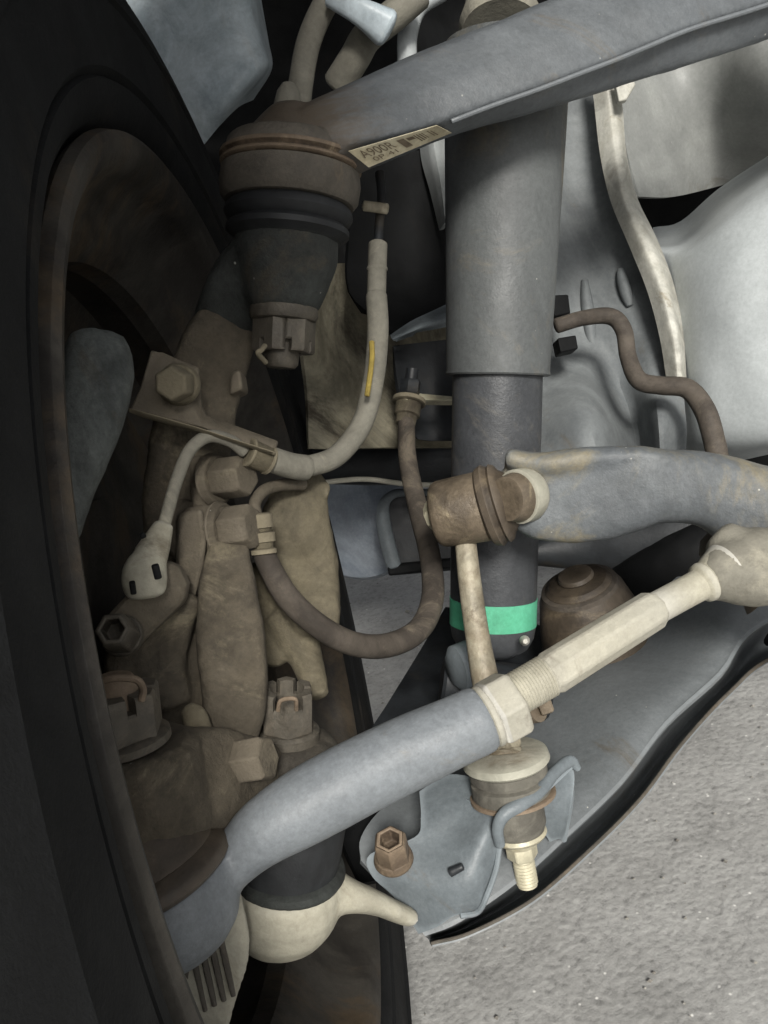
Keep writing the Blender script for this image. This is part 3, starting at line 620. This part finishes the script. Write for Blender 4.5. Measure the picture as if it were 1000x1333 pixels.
t = Thing('sensor_cable', 'pale dusty wheel speed sensor cable curving from the arm to the knuckle', 'cable')
t.part('hose', tube([(490, 385, .455), (492, 430, .45), (487, 490, .445), (472, 550, .44), (440, 592, .43), (405, 606, .42), (375, 607, .41)], 14, 16, 6), HOSEP)
t.part('stripe', tube([(484, 445, .433), (484, 470, .431), (478, 515, .429)], 3.6, 8), YELM)
t.part('upper_sleeve', tube([(492, 318, .46), (491, 350, .458), (490, 390, .455)], 12.5, 16).join(lathe((491, 347, .458), (491, 353, .458), [(0, 13), (.5, 14), (1, 13)], 20)), HOSEP, label='lighter sleeve at the upper end of the cable')
t.part('thin_cable', tube([(494, 225, .47), (497, 255, .468), (494, 290, .464), (492, 322, .46)], 6, 10), DKSTL)
t.part('cable_clip', loft([(474, 268, .462, 7, 9), (504, 272, .462, 7, 9)], 10, 3, 4), BRASS)
t.part('grip', tube([(398, 609, .418), (378, 606, .412), (350, 597, .405)], 17, 18, 3), HOSEP)
t.part('clamp_band', lathe((352, 600, .4045), (322, 588, .398), [(0, 18), (.04, 19.5), (.16, 19.5), (.18, 18), (.85, 18), (.88, 19.5), (.97, 19.5), (1, 15)], 24), CASTL)
t.part('rigid_pipe', tube([(318, 588, .397), (300, 574, .393), (272, 568, .388), (248, 585, .383), (232, 620, .378), (220, 660, .373), (212, 690, .37)], 8.5, 12, 6), HOSEP)
cn = t.part('connector', cast([loft([(213, 684, .369, 13, 13), (204, 706, .366, 19, 17), (196, 724, .363, 23, 20)], ex=3), loft([(192, 730, .362, 25, 22), (188, 752, .360, 30, 24), (190, 772, .360, 26, 22)], ex=2.6)], .0013, 3, .0002), CREAM)
t.part('slot', loft([(202, 736, .345, 5, 6), (206, 752, .346, 5, 6)], 10, 3, 3).join(loft([(172, 758, .342, 4, 6), (174, 772, .343, 4, 6)], 10, 3, 3)).join(loft([(184, 698, .346, 4, 5), (188, 696, .346, 4, 5)], 10, 3, 3)), BLACK, parent=cn)
t.done()
t = Thing('sensor_clamp', 'slotted clamp plate bolted under the sensor connector on the knuckle', 'clamp')
t.part('plate', plate([(128, 822, .358), (140, 800, .360), (190, 745, .366), (212, 730, .368), (232, 738, .370), (242, 760, .371), (238, 785, .371), (175, 845, .362), (158, 858, .360), (138, 850, .358)], .010), CASTM, bevel=.002)
t.part('bolt', lathe((160, 828, .358), (157, 826, .354), [(0, 28), (1, 27)], 24).join(hexcup((160, 829, .355), (146, 819, .339), 25, .2)), NUTM, bevel=.0008)
t.done()
t = Thing('cable_bracket', 'bent sheet bracket with hex bolt on the upper knuckle', 'bracket')
t.part('plate', plate([(196, 455, .395), (212, 460, .395), (258, 478, .398), (262, 528, .400), (268, 540, .400), (362, 574, .404), (356, 590, .400), (262, 556, .394), (168, 534, .388), (182, 505, .39)], .0045), CASTM, bevel=.001)
t.part('flange', plate([(166, 530, .372), (258, 556, .380), (300, 570, .386), (358, 588, .394), (357, 593, .396), (258, 562, .384), (166, 536, .376)], .022), CASTL, bevel=.001)
t.part('hex_bolt', lathe((234, 501, .395), (232, 500, .389), [(0, 27), (.5, 28), (1, 24)], 28).join(hexnut((233, 500, .391), (222, 499, .374), 24, .5)), CASTL, bevel=.0009)
t.done()

# ================================================================== body panels (right side)
t = Thing('strut_tower', 'grey shock tower panel with bright seam edge right of the shock', 'body panel')
tw = t.part('panel', sheet([
 [(690, 60, 0.66), (740, 60, 0.67), (775, 60, 0.665), (787.5, 60.0, 0.66), (800, 60, 0.655)],
 [(690, 150, 0.66), (745, 150, 0.675), (780, 150, 0.665), (791.0, 150.0, 0.66), (802, 150, 0.655)],
 [(690, 250, 0.66), (745, 250, 0.675), (785, 250, 0.665), (800.0, 250.0, 0.6575), (815, 250, 0.65)],
 [(690, 350, 0.655), (750, 350, 0.67), (800, 350, 0.66), (822.5, 350.0, 0.65), (845, 350, 0.64)],
 [(690, 430, 0.65), (755, 430, 0.665), (815, 430, 0.65), (843.5, 430.0, 0.64), (872, 430, 0.63)],
 [(690, 490, .65), (758, 480, .645), (806, 490, .655), (850, 490, .625), (888, 500, .622)],
 [(690, 530, .64), (765, 525, .605), (818, 530, .650), (855, 530, .600), (892, 535, .614)],
 [(690, 562, .62), (770, 560, .580), (825, 562, .645), (858, 562, .592), (894, 560, .612)],
 [(690, 600, .60), (780, 595, .575), (830, 600, .635), (860, 598, .596), (893, 594, .620)]], 6, 6, .003), TOWER)
t.part('seam_flange', sheet([[(767, 92, 0.646), (783.7, 92, 0.636), (790, 94, 0.635), (795.8, 94, 0.637), (802, 98, 0.64)], [(773, 130, 0.644), (789.7, 130, 0.634), (796, 132, 0.633), (803.0, 132, 0.635), (810, 134, 0.64)], [(781, 200, 0.64), (797.7, 200, 0.631), (804, 200, 0.63), (809.8, 200, 0.632), (816, 202, 0.64)], [(795, 262, 0.635), (809.8, 262, 0.625), (815, 260, 0.624), (822.6, 260, 0.626), (830, 258, 0.636)], [(819, 320, 0.628), (834.4, 320, 0.617), (840, 314, 0.616), (847.6, 314, 0.618), (855, 310, 0.63)], [(843, 380, 0.62), (858.4, 380, 0.609), (864, 376, 0.608), (871.0, 376, 0.61), (878, 372, 0.622)], [(859, 440, 0.614), (873.8, 440, 0.603), (879, 438, 0.602), (884.2, 438, 0.604), (890, 436, 0.616)], [(867, 490, 0.61), (880.5, 490, 0.599), (885, 492, 0.598), (889.0, 492, 0.6), (894, 495, 0.612)]], 5, 4, .004), SEAL, sharp=60)
for x, y0, y1, zr in ((765, 366, 462, .667), (812, 352, 398, .6535)):
    t.part('embossed_rib', loft([(x-4, y0, zr+.002, 5, 7), (x-1, y0*.7+y1*.3, zr, 8, 10), (x+4, y0*.3+y1*.7, zr-.002, 8, 10), (x+8, y1, zr-.003, 5, 7)], 12), TOWER, parent=tw)
t.part('notch_plate', plate([(800, 100, .62), (822, 94, .622), (828, 110, .622), (816, 130, .620), (806, 132, .618)], .006), SEAL, bevel=.001)
t.done()
t = Thing('fender_apron', 'pale beige inner wing panel at the top right behind the upper arm', 'body panel')
t.part('panel', sheet([
 [(790, -220, .72), (860, -230, .74), (930, -240, .74), (1040, -250, .70), (1400, -290, .70)],
 [(796, 20, .70), (860, 10, .73), (930, 0, .72), (1040, -10, .66), (1400, -40, .66)],
 [(806, 110, .69), (865, 100, .72), (925, 90, .71), (1040, 70, .65), (1400, 40, .65)],
 [(815, 190, .69), (870, 190, .72), (935, 185, .75), (1040, 160, .70), (1400, 130, .70)],
 [(832, 256, .69), (878, 256, .73), (945, 240, .79), (1040, 215, .78), (1400, 185, .78)]], 5, 5, .003), BEIGE)
t.done()
one('inner_fender', 'bulging bright silver inner fender at the right edge above the stabilizer bar', 'body panel', sheet([
 [(850, 296, .70), (886, 288, .70), (935, 246, .70), (1000, 203, .70), (1060, 168, .70), (1400, 128, .70)],
 [(852, 316, .665), (888, 310, .665), (940, 260, .66), (1002, 212, .66), (1060, 182, .66), (1400, 142, .66)],
 [(855, 326, .64), (896, 318, .625), (948, 274, .605), (1006, 228, .60), (1060, 200, .60), (1400, 160, .60)],
 [(858, 345, .64), (898, 335, .605), (950, 300, .58), (1010, 262, .565), (1060, 240, .56), (1400, 200, .56)],
 [(872, 420, .635), (905, 410, .60), (950, 390, .575), (1010, 370, .56), (1060, 360, .55), (1400, 320, .55)],
 [(884, 500, .63), (910, 500, .60), (955, 490, .58), (1010, 480, .565), (1060, 470, .56), (1400, 430, .56)],
 [(890, 570, .63), (915, 572, .61), (960, 572, .59), (1010, 568, .575), (1060, 560, .57), (1400, 520, .57)],
 [(893, 600, .66), (920, 602, .65), (960, 600, .63), (1010, 590, .62), (1060, 585, .62), (1400, 545, .62)]], 5, 5, .003), SILVW)
t = Thing('wiring_cable', 'black bent wiring cable clipped across the silver tower panel', 'cable')
t.part('cable', tube([(725, 424, .60), (760, 414, .60), (795, 412, .597), (812, 430, .592), (818, 465, .588), (832, 495, .583), (860, 502, .578), (895, 506, .572), (918, 535, .567), (930, 575, .562), (935, 600, .56)], [10, 10, 11, 11, 11, 12, 12, 13, 14, 14, 14], 14, 6), HOSEB)
t.part('clip', plate([(720, 384, .60), (740, 383, .605), (743, 408, .605), (722, 412, .60)], .02).join(plate([(726, 440, .60), (750, 436, .605), (753, 454, .605), (730, 459, .60)], .02)), BLACK, bevel=.001)
t.done()
one('subframe_rail', 'dark grey subframe rail in the shade under the stabilizer bar', 'subframe', loft([(690, 720, .75, 16, 40), (760, 712, .74, 30, 40), (830, 705, .72, 32, 40), (920, 690, .70, 34, 40), (1040, 700, .68, 60, 40)], ex=3), DKSTL)
one('arm_mount', 'black mount block behind the tie rod inner end', 'mount', cast([loft([(800, 800, .66, 50, 30), (860, 760, .64, 50, 40), (960, 730, .62, 60, 40), (1040, 800, .62, 70, 40)], ex=2.6)], .004, 4), BLACK)
one('steering_rack_boot', 'dark brown rubber gaiter at the tie rod inner end', 'gaiter', lathe((925, 690, .47), (1010, 760, .46), [(0, 20), (.1, 34), (.25, 40), (.35, 36), (.5, 46), (.62, 42), (.8, 52), (.9, 48), (1, 54)], 36), RUBB)

# ================================================================== body panels (top and back)
one('front_panel', 'scuffed blue grey painted panel at the top beside the tyre', 'body panel', sheet([
 [(120, -30, .66), (230, -30, .64), (290, -30, .63), (322, -30, .64), (336, -30, .68)],
 [(150, 20, .66), (240, 20, .64), (295, 20, .63), (328, 15, .64), (342, 10, .68)],
 [(180, 80, .66), (250, 80, .64), (305, 70, .63), (338, 60, .64), (350, 55, .68)],
 [(210, 140, .66), (258, 140, .64), (300, 125, .63), (342, 92, .64), (354, 90, .68)],
 [(250, 200, .67), (268, 185, .655), (285, 165, .65), (310, 140, .66), (330, 130, .69)]], 5, 5, .003), BLUEP)
t = Thing('brake_hose', 'pale upper hose pair joined by a blue grey clamp at the top', 'hose')
t.part('hose', tube([(442, -20, .56), (420, 12, .56), (402, 55, .555), (393, 100, .55), (388, 145, .55)], 16, 16), HOSEP)
t.part('hose', tube([(545, -8, .57), (510, 22, .57), (478, 48, .57), (462, 75, .575), (440, 110, .585)], 20, 16), HOSEP)
t.part('clamp', loft([(432, -2, .548, 12, 14), (470, 16, .545, 17, 16), (502, 36, .55, 24, 24)], 14, 4, 3.5), BLUEP, bevel=.001)
t.done()
one('bump_stop', 'small pale rubber stop seen behind the ball joint housing', 'stop', lathe((376, 110, .50), (374, 160, .50), [(0, 9), (.2, 15), (.6, 19), (1, 20)], 28), HOSEP)
t = Thing('spring_seat', 'white rimmed opening with the pale shock top mount inside', 'spring seat')
t.part('opening_rim', tube([(533, 190, .64), (530, 80, .60), (532, 40, .60), (545, 8, .60), (575, -12, .60)], 13, 12), SILVW)
t.part('top_mount', lathe((652, 40, .57), (650, -10, .58), [(0, 50), (.2, 54), (.6, 46), (.8, 44), (1, 30)], 36), HOSEP)
t.part('back_wall', sheet([[(540, -20, .66), (600, -20, .70), (680, -20, .70), (740, -20, .68)], [(540, 60, .66), (600, 60, .70), (680, 60, .70), (740, 60, .68)], [(545, 120, .66), (600, 120, .70), (680, 120, .70), (740, 120, .68)]], 3, 3, .003), BLACK)
t.done()
one('tower_edge', 'curved pale body edge between the upper arm and the shock tube', 'body panel', sheet([[(545, 150, .62), (560, 150, .60), (582, 150, .62)], [(548, 205, .62), (566, 195, .60), (584, 190, .62)], [(560, 250, .62), (574, 240, .60), (590, 235, .62)], [(572, 300, .62), (580, 290, .60), (592, 285, .62)]], 4, 4, .003), SILV)
one('splash_shield', 'dusty beige splash shield with rust stains behind the pale cable', 'shield', sheet([
 [(400, 375, .66), (430, 345, .68), (480, 345, .70), (540, 350, .71), (600, 350, .70)],
 [(392, 430, .66), (430, 430, .69), (480, 430, .70), (540, 430, .71), (600, 430, .70)],
 [(400, 510, .66), (440, 510, .68), (480, 510, .70), (540, 510, .71), (600, 510, .70)],
 [(402, 584, .66), (440, 584, .67), (480, 583, .69), (540, 582, .70), (600, 582, .69)]], 5, 5, .003), PANEL)
one('shield_cover', 'black cover with torn pale edge behind the cable bracket', 'cover', sheet([[(455, 225, .60), (520, 200, .62), (600, 190, .63)], [(455, 300, .61), (520, 300, .63), (600, 300, .64)], [(455, 380, .62), (510, 395, .63), (600, 390, .64)], [(500, 420, .63), (520, 440, .64), (600, 410, .64)]], 4, 4, .004), BLACK)
one('torn_edge', 'bent grey sheet lip beside the shock above the hose bracket', 'sheet', sheet([[(508, 436, .62), (535, 418, .615), (560, 406, .62), (590, 392, .63)], [(512, 442, .612), (540, 430, .605), (562, 420, .61), (590, 412, .62)], [(525, 436, .625), (548, 432, .62), (570, 428, .62), (590, 424, .63)]], 4, 4, .002), BRKT)
one('shield_pocket', 'dark rounded pocket panel behind the black brake hose top', 'shield', sheet([[(512, 450, .655), (555, 445, .66), (600, 440, .66)], [(518, 500, .65), (555, 505, .665), (600, 500, .66)], [(530, 550, .65), (560, 560, .66), (600, 560, .655)], [(545, 572, .655), (570, 574, .66), (600, 574, .655)]], 4, 4, .003), DKSTL)
one('cross_member', 'long black cross member behind the hub', 'cross member', loft([(340, 600, .80, 26, 30), (480, 606, .80, 26, 30), (620, 606, .80, 26, 30), (760, 640, .80, 30, 30)], ex=4), DKSTL)
one('exhaust_shield', 'pale blue steel drum end glimpsed behind the black brake hose', 'drum', lathe((468, 676, .93), (474, 676, .955), [(0, 1), (.01, 66), (.2, 76), (.6, 79), (.9, 78), (1, 40)], 48), PALES)
t = Thing('rail_bracket', 'dark channel bracket with rounded corner behind the hose', 'bracket')
t.part('channel', plate([(496, 648, .86), (512, 636, .86), (600, 636, .86), (600, 742, .86), (508, 750, .86)], .05), DKSTL, bevel=.004)
t.part('upright', tube([(600, 641, .85), (530, 641, .85), (508, 646, .848), (499, 662, .846), (502, 695, .845), (513, 737, .845)], [4, 5, 6, 8, 10, 10], 12), BRKT)
t.part('foot', plate([(504, 736, .84), (700, 716, .84), (700, 726, .84), (506, 750, .84)], .04), BLACK, bevel=.002)
t.done()
one('pipe_line', 'thin pale metal pipe running below the cross member', 'pipe', tube([(400, 632, .74), (440, 626, .75), (480, 624, .76), (530, 630, .77), (600, 632, .78)], 3.5, 10), CREAM)

# ribbed casting low by the tyre
t = Thing('ribbed_guard', 'pale finned metal guard at the bottom beside the tyre', 'guard')
rg = t.part('guard', cast([loft([(250, 1180, .367, 66, 14), (262, 1240, .364, 64, 15), (258, 1290, .360, 52, 15), (250, 1350, .357, 44, 14)], ex=3.4)], .0018, 4, .0003), CREAM)
for k in range(6):
    x = 226+k*12.2; y = 1252-k*6.4
    t.part('groove', loft([(x, y, .3588, 4, 5), (x+8, y+36, .3575, 4.2, 5), (x+17, y+76, .3555, 3.4, 5)], 8, 3, 3), HOUS, parent=rg)
t.done()

# wheel house: black liner behind and above, plus an unseen roof added for shade
t = Thing('wheel_house_liner', 'black plastic wheel house liner behind the suspension, with an unseen roof added to shade it', 'liner')
t.part('back_liner', sheet([
 [(-500, -560, .40), (300, -600, .42), (1100, -600, .44), (1700, -560, .46)],
 [(-500, -440, .56), (300, -460, .58), (1100, -460, .60), (1700, -440, .62)],
 [(-200, -250, .74), (300, -260, .78), (900, -250, .84), (1300, -220, .84)],
 [(0, 100, .80), (350, 100, .86), (800, 100, .88), (1200, 100, .88)],
 [(100, 400, .82), (400, 400, .90), (800, 400, .92), (1200, 400, .92)],
 [(150, 640, .84), (420, 622, .94), (800, 640, .96), (1200, 640, .96)]], 6, 6, .004), BLACK)
g = Geo(); gx = np.linspace(-.50, .09, 9); gy = np.linspace(-.11, .62, 10); rows_ = []
for lift in (0, .004):
    for y in gy:
        for x in gx: g.v.append(np.array([x, y, .725+.10*max(0, (x+.06)/.15)**2*(x > -.06)+.03*math.sin((y+.13)*4)+lift]))
nx, ny = len(gx), len(gy); N0 = nx*ny
for j in range(ny-1):
    for k in range(nx-1):
        a = j*nx+k; g.f += [(a, a+1, a+nx+1, a+nx), (N0+a, N0+a+nx, N0+a+nx+1, N0+a+1)]
bd = list(range(nx))+[j*nx+nx-1 for j in range(1, ny)]+[(ny-1)*nx+k for k in range(nx-2, -1, -1)]+[j*nx for j in range(ny-2, 0, -1)]
for k in range(len(bd)): a, b = bd[k], bd[(k+1) % len(bd)]; g.f.append((a, a+N0, b+N0, b))
t.part('shade_roof', g, BLACK)  # out of view, added to keep sun and sky off the upper left
t.done()
